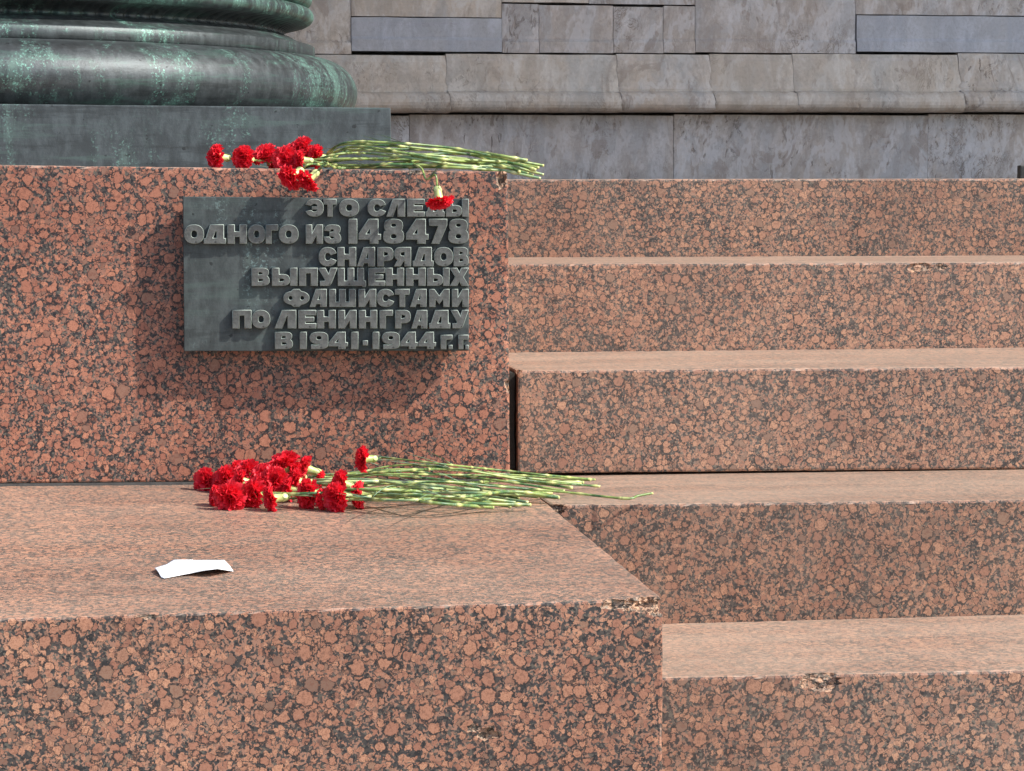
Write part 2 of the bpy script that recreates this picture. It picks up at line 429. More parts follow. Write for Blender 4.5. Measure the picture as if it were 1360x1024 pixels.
step('third granite step, its left end standing off the pedestal above a dark gap', D3, 492, 487, 0.747, D2 - .002, (629, 623), 3,
     chips=[(at(684, 490, D3 + .01), 0.012, (1.1, 1.2, .9))])
step('fourth granite step, level with the flowers on the low block', D4, 671, 663.5, XB4, 5.3, CAMZ - .9, 4, zback=at(900, 633, D3).z,
     chips=[(at(736, 676, D4 + .004), 0.016, (1.5, .8, .8))])
step('lowest granite step in view, broken on its edge', D5, 903.5, 890, XB4, D4 - .002, CAMZ - 1.0, 5, zback=at(1100, 822, D4).z,
     chips=[(at(1088, 903, D5 + .004), 0.020, (1.7, .55, .9))])

# low block in front
f0 = at(0, 822, DB); f1 = at(880, 795, DB)
XB = at(881, 820, DB).x
FL = far(f0, f1, -1.6); FR = far(f0, f1, XB)
bk0 = at(0, 645.5, DP); bk1 = at(685, 640, DP)
Yb = 5.2
def bkz(x, y):
    fz = far(f0, f1, x).z; kz = far(bk0, bk1, x).z
    return fz + (kz - fz) * (y - DB) / (DP - DB)
BL = V(-1.6, Yb, bkz(-1.6, Yb)); BR = V(XB, Yb, bkz(XB, Yb))
ZB = lambda x, y: bkz(x, y)
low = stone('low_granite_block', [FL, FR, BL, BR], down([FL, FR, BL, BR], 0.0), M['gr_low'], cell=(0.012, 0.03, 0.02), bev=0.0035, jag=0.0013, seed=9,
      chips=[(at(856, 801, DB + .008), 0.017, (1.7, .9, .75)), (at(884, 803, DB + .014), 0.016, (.8, 1.5, 1.15)), (at(872, 812, DB), 0.010, (1.2, .8, .8)),
             (at(818, 802, DB + .002), 0.011, (1.9, .7, .7)), (at(836, 808, DB + .001), 0.008, (1.4, .7, .8)), (at(650, 975, DB - .003), 0.015, (1.1, .8, .7)), (at(630, 968, DB - .004), 0.010, (1.2, .8, .6)),
             (at(196, 819, DB - .001), 0.006, (3.0, .8, .7))])
tag(low, 'low pink granite block with the paper and flowers on its top, front corner broken', 'stone block')

# pedestal block carrying the column and the plaque
p0 = at(0, 219, DP); p1 = at(660, 227.5, DP)
XPR = 0.700
FL = far(p0, p1, -1.6); FR = far(p0, p1, XPR)
b0 = at(0, 642.5, DP); b1 = at(675, 636, DP)
bl = far(b0, b1, -1.6); br = far(b0, b1, XPR)
ZP = lambda x: far(p0, p1, x).z
PT = [FL, FR, V(-1.6, WALL - .03, FL.z), V(XPR, WALL - .03, FR.z)]
PB = [bl, br + V(0.004, 0, 0), V(-1.6, WALL - .03, bl.z), V(XPR + .004, WALL - .03, br.z)]
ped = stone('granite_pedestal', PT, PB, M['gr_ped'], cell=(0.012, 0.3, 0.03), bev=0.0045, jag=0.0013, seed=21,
      chips=[(at(669, 234, DP + .002), 0.022, (.8, .8, 1.0)), (at(676, 512, DP), 0.012, (.6, .8, 1.3)), (at(560, 228, DP - .001), 0.008, (3, .6, .6))])
tag(ped, 'tall pink granite pedestal block that carries the bronze plaque and the column base', 'pedestal')
# old mortar seam under the pedestal
bm = bmesh.new()
N = 160; prev = None
for i in range(N + 1):
    x = -1.0 + (XPR + .98) * i / N
    z0 = ZB(x, DP) - 0.002; z1 = far(b0, b1, x).z + 0.001
    yy = DP - 0.0015 - 0.004 * max(0, noise.noise(V(x * 30, 0, 0)) + .2)
    row = [bm.verts.new((x, DP + .03, z1)), bm.verts.new((x, yy, z1 - .001)), bm.verts.new((x, yy - .004, z0 + .003 * max(0, noise.noise(V(x * 60, 5, 0))))), bm.verts.new((x, yy - .007, z0))]
    if prev:
        for k in range(3): bm.faces.new((prev[k], row[k], row[k + 1], prev[k + 1]))
    prev = row
tag(link('mortar_seam', bm_mesh(bm, 'mortar_seam'), M['seam'], ped))

# black block added as painted shade in the gap beside the third step
gp = stone('gap_shade_block', [V(.705, 4.985, CAMZ - .373), V(.745, 4.985, CAMZ - .373), V(.705, 5.45, CAMZ - .373), V(.745, 5.45, CAMZ - .373)],
           down([V(.705, 4.985, 0), V(.745, 4.985, 0), V(.705, 5.45, 0), V(.745, 5.45, 0)], CAMZ - .572), M['gap_shade'], cell=(.02, .1, .02), bev=.003, jag=.003)
tag(gp, kind='structure'); gp.name = 'added_gap_shade'

# ------------------------------------------------------------------ wall of grey stones
wall = tag(link('stone_wall', None), 'weathered grey stone wall with a rounded moulding behind the steps', 'wall')
wall.location = (0, 0, 0)
WS = F / WALL
def wx(px): return at(px, 150, WALL).x
def wz(py, px=900): return at(px, py, WALL).z
def wstone(xa, xb, prof, mat, seed, name='stone', cracks=(0, 0), n=None):
    """prof: list of (forward offset m, y pixel) from top to bottom; swept from pixel xa to xb with uneven ends"""
    x0, x1 = wx(xa), wx(xb)
    n = n or max(4, int((x1 - x0) / 0.02))
    bm = bmesh.new(); prev = None; rows = []
    for i in range(n + 1):
        row = []
        for j, (off, py) in enumerate(prof):
            e = 0.0
            if i == 0: e = cracks[0] * (noise.noise(V(j * .9, seed, 3)) + j / len(prof) * 1.2) + 0.0008
            if i == n: e = cracks[1] * (noise.noise(V(j * .9, seed + 1, 3)) + j / len(prof) * 1.2) - 0.0008
            x = x0 + (x1 - x0) * i / n + e
            z = wz(py, px=(xa + xb) / 2) + 0.0012 * noise.noise(V(x * 8, seed, j))
            y = WALL - off + 0.003 * noise.noise(V(x * 4, j * .5, seed * 3.3)) + (0.002 if i in (0, n) else 0)
            row.append(bm.verts.new((x, y, z)))
        # depth behind
        rows.append([bm.verts.new((row[0].co.x, WALL + .12, row[0].co.z))] + row + [bm.verts.new((row[-1].co.x, WALL + .12, row[-1].co.z))])
    for a, b in zip(rows, rows[1:]):
        for k in range(len(a) - 1): bm.faces.new((a[k], a[k + 1], b[k + 1], b[k]))
    bm.faces.new(rows[0][::-1]); bm.faces.new(rows[-1])
    bmesh.ops.recalc_face_normals(bm, faces=list(bm.faces))
    o = link(name, bm_mesh(bm, name), mat, wall)
    return o
backing = bmesh.new()
bmesh.ops.create_cube(backing, size=1, matrix=Matrix.Translation((1.5, WALL + .30, 2.2)) @ Matrix.Diagonal((9, .3, 4.6, 1)))
link('wall_core', bm_mesh(backing, 'wall_core'), M['mortar'], wall)
# plain ashlar below the moulding
for i, (a, b, m) in enumerate(((-900, 80, 'w_pit'), (80, 543, 'w_cool'), (543, 894, 'w_pit'), (894, 1232, 'w_cool'), (1232, 1700, 'w_cool'), (1700, 2300, 'w_pit'))):
    wstone(a, b, [(0.010 + .002 * (i % 2), 153), (0.010 + .002 * (i % 2), 200), (0.010 + .002 * (i % 2), 262)], M[m], 30 + i)
# moulding course
R = 14.5
mp = [(0.040, 73), (0.052, 82), (0.058, 95), (0.060, 110), (0.063, 116), (0.066, 119), (0.066, 122)]
for k in range(9):
    t = math.radians(75 - k * 150 / 8)
    mp.append((0.070 + 0.036 * math.cos(t), 136 - 13 * math.sin(t)))
mp += [(0.055, 149.5)]
for i, (a, b) in enumerate(((-900, 150), (150, 590), (590, 815), (815, 938), (938, 1047), (1047, 1266), (1266, 1620), (1620, 2300))):
    wstone(a, b, mp, M['w_mould'] if i % 3 else M['w_warm'], 50 + i, cracks=(0.012, 0.012) if 100 < a else (0, 0))
# courses above the moulding
def flat(off, y0, y1): return [(off, y0), (off, (y0 + y1) / 2), (off, y1)]
def stepped(y0): return [(0.030, y0), (0.030, 53), (0.036, 55), (0.040, 57), (0.040, 71)]
up = [(-900, 100, stepped(-300), 'w_cool'), (100, 466, stepped(-60), 'w_warm'), (466, 665, flat(.030, -60, 23), 'w_warm'),
      (466, 665, [(0.034, 24.5), (0.034, 50), (0.038, 52), (0.041, 54), (0.041, 69)], 'w_blue'),
      (665, 714, stepped(6), 'w_pit'), (714, 812, stepped(8), 'w_cool'), (812, 878, stepped(10), 'w_cool'), (878, 920, stepped(9), 'w_cool'),
      (920, 1132, stepped(-60), 'w_cool'), (665, 780, flat(.030, -60, 4), 'w_warm'), (780, 920, flat(.030, -60, 6.5), 'w_cool'),
      (1132, 1700, flat(.030, -60, 22.5), 'w_cool'),
      (1133, 1700, [(0.035, 24), (0.035, 54), (0.039, 56), (0.043, 58), (0.043, 71.5)], 'w_blue'), (1700, 2300, stepped(-300), 'w_cool'),
      ]
for i, (a, b, pr, m) in enumerate(up): wstone(a, b, pr, M[m], 80 + i)
rnd = random.Random(5)
x = -900
while x < 2300:                           # tall slabs higher up, above the picture
    wdt = rnd.uniform(250, 420); wstone(x, min(x + wdt, 2300), flat(.030, -420, -62), M[rnd.choice(['w_cool', 'w_warm', 'w_pit'])], x, n=4); x += wdt
# portico ceiling: the roof that keeps the wall in shade
cb = bmesh.new()
bmesh.ops.create_cube(cb, size=1, matrix=Matrix.Translation((4, 7.6, 5.2)) @ Matrix.Diagonal((24, 3.0, .5, 1)))
tag(link('ceiling', bm_mesh(cb, 'ceiling'), M['plaster']), kind='structure')

# dark box at the right edge on the top step
bx = stone('dark_box', [at(1355, 219, 7.2), at(1440, 219, 7.2), at(1355, 219, 7.2) + V(0, .03, 0), at(1440, 219, 7.2) + V(0, .03, 0)],
           down([at(1355, 219, 7.2), at(1440, 219, 7.2), at(1355, 219, 7.2) + V(0, .03, 0), at(1440, 219, 7.2) + V(0, .03, 0)], at(1000, 238, D1).z + .002), M['black'], cell=(.1, .1, .1), bev=.004)
tag(bx, 'dark box cut by the right picture edge, standing on the topmost step', 'box')

# ------------------------------------------------------------------ column base
DC = 6.60
cx = -0.50
PLF = 5.53
col = tag(link('column_base', None), 'green patinated bronze base of a great column on a square bronze plinth', 'column')
col.location = (cx, DC, ZP(0) + .0)
def child(name, me, mat): 
    o = link(name, me, mat, col); o.matrix_parent_inverse = Matrix.Translation(-col.location); return o
q0 = at(0, 138, PLF); q1 = at(519, 143, PLF)
XQ = q1.x
PL = far(q0, q1, -1.6)
tp = [PL, q1, V(-1.6, PLF + 2.1, PL.z), V(XQ, PLF + 2.1, q1.z)]
bt = [V(-1.6, PLF, ZP(-1.6) + .002), V(XQ + .002, PLF, ZP(XQ) + .002), V(-1.6, PLF + 2.1, ZP(-1.6) + .002), V(XQ + .002, PLF + 2.1, ZP(XQ) + .002)]
pl = stone('plinth', tp, bt, M['bronze_pl'], cell=(.05, .2, .05), bev=0.0025, jag=0.0006, seed=31)
pl.parent = col; pl.matrix_parent_inverse = Matrix.Translation(-col.location)
def lathe(prof, seg=360, mod=None):
    bm = bmesh.new(); rows = []
    for r, z in prof:
        row = []
        for i in range(seg):
            a = 2 * math.pi * i / seg
            rr = r + (mod(r, z, a) if mod else 0)
            row.append(bm.verts.new((cx + rr * math.cos(a), DC + rr * math.sin(a), CAMZ + z)))
        rows.append(row)
    for a, b in zip(rows, rows[1:]):
        for i in range(seg): bm.faces.new((a[i], a[(i + 1) % seg], b[(i + 1) % seg], b[i]))
    return bm_mesh(bm, 'lathe', True)
def arc(rc, zc, rr, rz, a0, a1, n=14):
    return [(rc + rr * math.cos(math.radians(a0 + (a1 - a0) * i / n)), zc + rz * math.sin(math.radians(a0 + (a1 - a0) * i / n))) for i in range(n + 1)]
dent = lambda r, z, a: 0.0016 * noise.noise(V(a * 9, z * 20, 0)) + 0.0008 * noise.noise(V(a * 40, z * 60, 3))
ztop = q0.z - CAMZ
child('torus', lathe([(0.9, ztop - .003)] + arc(0.952, .245, .108, .088, -82, 78, 28) + [(0.955, .333)], mod=dent), M['bronze_tor'])
child('fillet', lathe([(0.948, .333), (0.950, .336), (0.950, .362), (0.946, .3655), (0.915, .374), (0.900, .381), (0.893, .386)], mod=dent), M['bronze'])
ribs = lambda r, z, a: (-0.009 * (0.5 + 0.5 * math.cos(a * 150)) ** 3 * max(0, min(1, (z - .390) / .008)) * max(0, min(1, (.424 - z) / .006))) + dent(r, z, a)
child('scotia', lathe([(0.893, .386), (0.876, .391), (0.870, .397), (0.873, .404), (0.885, .411), (0.905, .418), (0.931, .423)], seg=1800, mod=ribs), M['bronze'])
child('bead', lathe(arc(0.925, .443, .022, .021, -80, 80, 12), mod=dent), M['bronze_bead'])
child('upper_torus', lathe([(0.925, .4645)] + arc(0.913, .487, .030, .024, -60, 85, 14) + [(0.895, .513), (.893, .53)], mod=dent), M['bronze_bead'])
sh = lathe([(0.893, .53), (0.875, .56), (0.865, .62), (0.860, .72), (0.85, 3.78)], seg=128)
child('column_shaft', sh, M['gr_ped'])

# ------------------------------------------------------------------ plaque
def arcpts(pts, n=5):
    """points flagged True are rounded by a curve through the neighbouring midpoints"""
    out = []; N = len(pts)
    for i, p in enumerate(pts):
        if len(p) == 2: out.append((p[0], p[1])); continue
        a = pts[i - 1]; b = pts[(i + 1) % N]
        A = ((a[0] + p[0]) / 2, (a[1] + p[1]) / 2) if len(a) == 3 else (p[0] + (a[0] - p[0]) * .92, p[1] + (a[1] - p[1]) * .92)
        B = ((b[0] + p[0]) / 2, (b[1] + p[1]) / 2) if len(b) == 3 else (p[0] + (b[0] - p[0]) * .92, p[1] + (b[1] - p[1]) * .92)
        for k in range(n + 1):
            t = k / n
            out.append(((1 - t) ** 2 * A[0] + 2 * t * (1 - t) * p[0] + t * t * B[0], (1 - t) ** 2 * A[1] + 2 * t * (1 - t) * p[1] + t * t * B[1]))
    return out
def sup(cx_, cy_, rx, ry, n=28, e=2.3, a0=0, a1=360, close=True):
    r = []
    for i in range(n if close else n + 1):
        a = math.radians(a0 + (a1 - a0) * i / n); c, s = math.cos(a), math.sin(a)
        r.append((cx_ + rx * math.copysign(abs(c) ** (2 / e), c), cy_ + ry * math.copysign(abs(s) ** (2 / e), s)))
    return r
def rr(x0, y0, x1, y1): return arcpts([(x0, y0), (x1, y0, 1), (x1, y1, 1), (x0, y1)])
mir = lambda cs: [[(1 - x, y) for x, y in c] for c in cs]
G = {}
G['Н'] = [[(0, 0), (.35, 0), (.35, .37), (.65, .37), (.65, 0), (1, 0), (1, 1), (.65, 1), (.65, .63), (.35, .63), (.35, 1), (0, 1)]]
G['Т'] = [[(.32, 0), (.68, 0), (.68, .72), (1, .72), (1, 1), (0, 1), (0, .72), (.32, .72)]]
G['О'] = [sup(.5, .5, .5, .5), sup(.5, .5, .17, .21)]
G['С'] = [sup(.5, .5, .5, .5, 24, a0=22, a1=338, close=False) + [(.68, .40)] + sup(.5, .5, .18, .22, 14, a0=322, a1=38, close=False) + [(.68, .60)]]
G['Э'] = mir([sup(.5, .5, .5, .5, 24, a0=22, a1=338, close=False) + [(.70, .34)] + sup(.5, .5, .20, .25, 5, a0=315, a1=215, close=False) + [(.32, .42), (.62, .42), (.62, .56), (.32, .56)] + sup(.5, .5, .20, .25, 5, a0=145, a1=45, close=False) + [(.70, .64)]])
G['Г'] = [[(0, 0), (.44, 0), (.44, .72), (1, .72), (1, 1), (0, 1)]]
G['Л'] = [[(0, 0), (.33, 0), (.57, .70), (.62, .70), (.62, 0), (1, 0), (1, 1), (.36, 1)]]
G['Д'] = [[(0, 0), (1, 0), (1, .26), (.91, .26), (.91, 1), (.30, 1), (.09, .26), (0, .26)], [(.38, .27), (.60, .27), (.60, .66), (.52, .66)]]
G['А'] = [[(0, 0), (.31, 0), (.37, .17), (.64, .17), (.64, 0), (1, 0), (1, 1), (.38, 1)], [(.46, .39), (.64, .39), (.64, .72), (.58, .72)]]
G['Е'] = [[(0, 0), (1, 0), (1, .25), (.38, .25), (.38, .39), (.88, .39), (.88, .61), (.38, .61), (.38, .75), (1, .75), (1, 1), (0, 1)]]
G['И'] = [[(0, 0), (.34, 0), (.66, .52), (.66, 0), (1, 0), (1, 1), (.66, 1), (.34, .48), (.34, 1), (0, 1)]]
G['Ш'] = [[(0, 0), (1, 0), (1, 1), (.77, 1), (.77, .26), (.615, .26), (.615, 1), (.385, 1), (.385, .26), (.23, .26), (.23, 1), (0, 1)]]
G['Щ'] = [[(0, 0), (.90, 0), (.90, -.06), (1, -.06), (1, .26), (.93, .26), (.93, 1), (.71, 1), (.71, .26), (.57, .26), (.57, 1), (.36, 1), (.36, .26), (.22, .26), (.22, 1), (0, 1)]]
G['П'] = [[(0, 0), (.35, 0), (.35, .73), (.65, .73), (.65, 0), (1, 0), (1, 1), (0, 1)]]
G['У'] = [arcpts([(0, 1), (.37, 1), (.55, .62), (.67, 1), (1, 1), (.70, .16), (.62, 0, 1), (.46, 0), (.1, 0), (.1, .25), (.33, .25), (.37, .34)])]
G['Х'] = [[(0, 0), (.37, 0), (.5, .28), (.63, 0), (1, 0), (.71, .5), (1, 1), (.63, 1), (.5, .72), (.37, 1), (0, 1), (.29, .5)]]
G['М'] = [[(0, 0), (.28, 0), (.29, .50), (.5, .17), (.71, .50), (.72, 0), (1, 0), (1, 1), (.76, 1), (.5, .60), (.24, 1), (0, 1)]]
G['В'] = [arcpts([(0, 0), (.55, 0), (1, 0, 1), (1, .5, 1), (.84, .54), (.97, .62, 1), (.95, 1, 1), (.55, 1), (0, 1)]), rr(.36, .22, .68, .41), rr(.36, .61, .64, .79)]
G['Ы'] = [arcpts([(0, 0), (.40, 0), (.70, 0, 1), (.70, .64, 1), (.40, .64), (.27, .64), (.27, 1), (0, 1)]), rr(.27, .21, .50, .43), [(.735, 0), (1, 0), (1, 1), (.735, 1)]]
G['Р'] = [arcpts([(0, 0), (.37, 0), (.37, .29), (.60, .29), (1, .30, 1), (1, 1, 1), (.60, 1), (0, 1)]), rr(.37, .53, .68, .77)]
G['Я'] = [arcpts([(1, 0), (.64, 0), (.64, .27), (.55, .27), (.36, 0), (0, 0), (.22, .34), (.0, .40, 1), (0, 1, 1), (.45, 1), (1, 1)]), [(1 - x, y) for x, y in rr(.36, .53, .66, .77)]]
G['З'] = [arcpts([(.03, .70), (.05, 1, 1), (.50, 1), (.97, 1, 1), (.97, .62, 1), (.84, .53), (1, .46, 1), (1, 0, 1), (.5, 0), (.02, 0, 1), (0, .34), (.32, .34), (.36, .22, 1), (.62, .25, 1), (.60, .40, 1), (.34, .40), (.34, .60), (.60, .60, 1), (.60, .78, 1), (.36, .78, 1), (.33, .68)])]
e = sup(.5, .5, .5, .40, 36)
G['Ф'] = [[(x, (1.0 if y > .5 else 0.0) if abs(x - .5) < .13 else y) for x, y in e], sup(.27, .5, .09, .14, 14), sup(.73, .5, .09, .14, 14)]
G['1'] = [[(0, 0), (1, 0), (1, 1), (.12, 1), (.0, .93)]]
G['4'] = [[(.52, 0), (.88, 0), (.88, .17), (1, .17), (1, .37), (.88, .37), (.88, 1), (.46, 1), (0, .40), (0, .17), (.52, .17)], [(.30, .38), (.53, .38), (.53, .68)]]
G['8'] = [arcpts([(.5, 0), (1, 0, 1), (1, .5, 1), (.86, .53), (.96, .60, 1), (.93, 1, 1), (.5, 1), (.07, 1, 1), (.04, .60, 1), (.14, .53), (0, .5, 1), (0, 0, 1)]), sup(.5, .29, .16, .11, 16), sup(.5, .75, .14, .085, 16)]
G['7'] = [[(.14, 0), (.56, 0), (1, .76), (1, 1), (0, 1), (0, .74), (.54, .74)]]
G['9'] = [arcpts([(.08, 0), (.5, 0), (1, 0, 1), (1, .5, 1), (1, .68), (1, 1, 1), (.5, 1), (0, 1, 1), (0, .34, 1), (.42, .30), (.60, .32), (.56, .22, 1), (.34, .22), (.08, .24)]), sup(.5, .66, .16, .13, 16)]
G['.'] = [[(0, 0), (1, 0), (1, 1), (0, 1)]]
LN = [
 (264, 288, [('Э', 405, 430), ('Т', 429.5, 447), ('О', 450, 477), ('С', 488, 513), ('Л', 513, 538), ('Е', 540.5, 564), ('Д', 565, 591), ('Ы', 592, 622.5)]),
 (298, 324, [('О', 244.5, 271), ('Д', 270.5, 300), ('Н', 302, 328), ('О', 329, 352.5), ('Г', 352.7, 369.5), ('О', 370, 396.5), ('И', 406, 429), ('З', 430, 453)]),
 (290.5, 324, [('1', 462.5, 474.5), ('4', 476, 506), ('8', 508.6, 536.7), ('4', 539, 569), ('7', 569.5, 594), ('8', 595, 622.5)]),
 (328, 354, [('С', 423, 447.5), ('Н', 448, 473), ('А', 474, 498), ('Р', 501, 523), ('Я', 523.3, 546), ('Д', 548, 576), ('О', 576.2, 602), ('В', 602.2, 622.5)]),
 (355.5, 380, [('В', 334, 358), ('Ы', 361, 395), ('П', 397, 422), ('У', 422.3, 448), ('Щ', 448.5, 486), ('Е', 489, 511.7), ('Н', 512.2, 536.7), ('Н', 539, 565.5), ('Ы', 567, 597), ('Х', 597.3, 622.5)]),
 (383.6, 408, [('Ф', 376, 411), ('А', 411, 434), ('Ш', 437, 472.5), ('И', 476, 499.6), ('С', 500.2, 524), ('Т', 524.3, 544), ('А', 544.5, 566.6), ('М', 569.7, 597), ('И', 600, 622.5)]),
 (411.5, 436.5, [('П', 308.5, 334), ('О', 334.3, 359), ('Л', 364.5, 393.5), ('Е', 396, 420), ('Н', 421, 446), ('И', 449, 473.5), ('Н', 476.5, 501), ('Г', 504, 522), ('Р', 524.5, 545.5), ('А', 546, 567.5), ('Д', 569.7, 598), ('У', 598.4, 622.5)]),
 (440.5, 464, [('В', 365, 389), ('1', 398, 407.5), ('9', 411, 436), ('4', 436.3, 462), ('1', 466, 476), ('1', 494.5, 503.7), ('9', 507, 531), ('4', 531.4, 555), ('4', 555.4, 579)]),
 (452, 459, [('.', 481.7, 488.7)]),
 (444.5, 464, [('Г', 585, 601), ('Г', 608.6, 622.5)]),
 (458, 464, [('.', 595.5, 601), ('.', 617.8, 622.5)]),
]
PF = DP - 0.046                                  # face of the plate
pq = tag(link('memorial_plaque', None), 'dark bronze plaque with raised Cyrillic letters on the pedestal', 'plaque')
pc = at(434, 365, PF); pq.location = pc
a, b, c_, d_ = at(243, 261, PF), at(623, 264, PF), at(244.5, 466.5, PF), at(623, 466, PF)
tn = 0.022
plate = stone('plate', [a, b, a + V(0, tn, 0), b + V(0, tn, 0)], [c_, d_, c_ + V(0, tn, 0), d_ + V(0, tn, 0)], M['plaque'], cell=(.02, .02, .02), bev=0.0012, jag=0.0006, seed=41)
k = 0.012
m1 = [a + V(k, tn + .0005, -k), b + V(-k, tn + .0005, -k)]; m2 = [c_ + V(k, tn + .0005, k), d_ + V(-k, tn + .0005, k)]
mnt = stone('mount', m1 + [p + V(0, .023, 0) for p in m1], m2 + [p + V(0, .023, 0) for p in m2], M['black'], cell=(.2, .1, .2), bev=.001, jag=0)
for o in (plate, mnt): o.parent = pq; o.matrix_parent_inverse = Matrix.Translation(-pc)
REL = 0.0115
cache = {}
for (y0, y1, row) in LN:
    for ch, x0, x1 in row:
        A = at(x0, y1, PF - REL); B = at(x1, y0, PF - REL)
        W, H = B.x - A.x, B.z - A.z
        ins = 0.0010
        cu = bpy.data.curves.new('g', 'CURVE'); cu.dimensions = '2D'; cu.fill_mode = 'BOTH'
        cu.extrude = REL / 2 - .0004 + .0008; cu.bevel_depth = 0.0009; cu.bevel_resolution = 0
        for cont in G[ch]:
            sp = cu.splines.new('POLY'); sp.points.add(len(cont) - 1); sp.use_cyclic_u = True
            for i, (u, v) in enumerate(cont):
                sp.points[i].co = (ins + u * (W - 2 * ins), ins + v * (H - 2 * ins), 0, 1)
        tmp = bpy.data.objects.new('t', cu); COL.objects.link(tmp)
        dg = bpy.context.evaluated_depsgraph_get()
        me = bpy.data.meshes.new_from_object(tmp.evaluated_get(dg))
        bpy.data.objects.remove(tmp)
        rz = random.Random(x0).uniform(-.0008, .0008)
        for v in me.vertices:
            v.co = V(v.co.x, -v.co.z, v.co.y)
        me.materials.clear()
        nm = 'full_stop' if ch == '.' else ('numeral' if ch in '147890' else 'letter')
        o = link(nm, me, M['letters'], pq)
        o.location = V(A.x, PF - REL / 2 + rz, A.z) - pc

# ------------------------------------------------------------------ paper
def paper_mat():
    g = NT('white_paper'); g.b.inputs['Base Color'].default_value = (0.86, 0.86, 0.86, 1); g.b.inputs['Roughness'].default_value = 0.7
    g.l(g.bump(g.noise(g.pos(), 60, 3), .15, .002), g.b.inputs['Normal'])
    return g.m
bm = bmesh.new()
back = [(205, 754.5, .006), (221, 749.5, .003), (231, 743, .0015), (255, 743, .0015), (256.5, 744, .002), (276, 743.8, .003), (297.5, 743.8, .002)]
front = [(214, 767, .0008), (218, 768.2, .0008), (240, 764, .002), (256, 761, .005), (273, 757.6, .010), (289, 755.6, .012), (310, 759, .0012)]
rows = []
zb = ZB(0, 3.75)
for j in range(9):
    v = j / 8; row = []
    for i in range(25):
        u = i / 24 * 6; k_ = min(5, int(u)); t = u - k_
        def L(T): return [T[k_][c] * (1 - t) + T[k_ + 1][c] * t for c in range(3)]
        A = L(back); B = L(front)
        pa = on(A[0], A[1], zb + A[2]); pb = on(B[0], B[1], zb + B[2])
        p = pa.lerp(pb, v); p.z += 0.0035 * math.sin(v * math.pi) * (0.6 + .4 * math.sin(u))
        row.append(bm.verts.new(p))
    rows.append(row)
# curled left edge
for a_, b_ in zip(rows, rows[1:]):
    for i in range(24): bm.faces.new((a_[i], a_[i + 1], b_[i + 1], b_[i]))
me = bm_mesh(bm, 'paper', True)
pp = link('paper_sheet', me, paper_mat())
md = pp.modifiers.new('s', 'SOLIDIFY'); md.thickness = 0.0003
tag(pp, 'small creased white sheet of paper lying on the low granite block', 'paper')

# ------------------------------------------------------------------ carnations
def petal_mat():
    g = NT('red_petals'); P = g.pos()
    n = g.noise(P, 220, 3, 0.6)
    at_ = g.n('ShaderNodeAttribute'); at_.attribute_name = 'edge'
    c = g.mix(n, (0.78, 0.004, 0.020), (0.95, 0.018, 0.055))
    c = g.mix(g.step(at_.outputs['Fac'], 0.75, 1.0, 0, .45), c, (0.85, 0.05, 0.07))
    g.l(c, g.b.inputs['Base Color']); g.b.inputs['Roughness'].default_value = 0.55
    tr = g.n('ShaderNodeBsdfTranslucent'); g.l(c, tr.inputs[0])
    mx = g.n('ShaderNodeMixShader'); mx.inputs[0].default_value = 0.35
    out = g.t.nodes['Material Output']
    g.l(g.b.outputs[0], mx.inputs[1]); g.l(tr.outputs[0], mx.inputs[2]); g.l(mx.outputs[0], out.inputs[0])
    return g.m
def stem_mat(name, a, b, node):
    g = NT(name); P = g.pos()
    at_ = g.n('ShaderNodeAttribute'); at_.attribute_name = 'node'
    n = g.noise(P, 25, 3, 0.6); f = g.noise(P, 160, 2, .6)
    c = g.mix(g.step(n, .38, .62), a, b)
    c = g.mix(g.step(f, .5, .75, 0, .35), c, (0.42, 0.50, 0.36))
    c = g.mix(at_.outputs['Fac'], c, node)
    g.l(c, g.b.inputs['Base Color']); g.b.inputs['Roughness'].default_value = 0.38
    return g.m
M['petal'] = petal_mat()
M['stem'] = stem_mat('stem_green', (0.040, 0.115, 0.035), (0.27, 0.35, 0.09), (0.62, 0.62, 0.24))
M['stem2'] = stem_mat('stem_pale', (0.16, 0.27, 0.14), (0.36, 0.44, 0.16), (0.66, 0.66, 0.32))
M['leaf'] = stem_mat('leaf_green', (0.10, 0.21, 0.13), (0.22, 0.33, 0.21), (0.5, 0.55, 0.3))
M['calyx'] = stem_mat('calyx_green', (0.34, 0.44, 0.13), (0.50, 0.58, 0.22), (0.6, 0.64, 0.3))

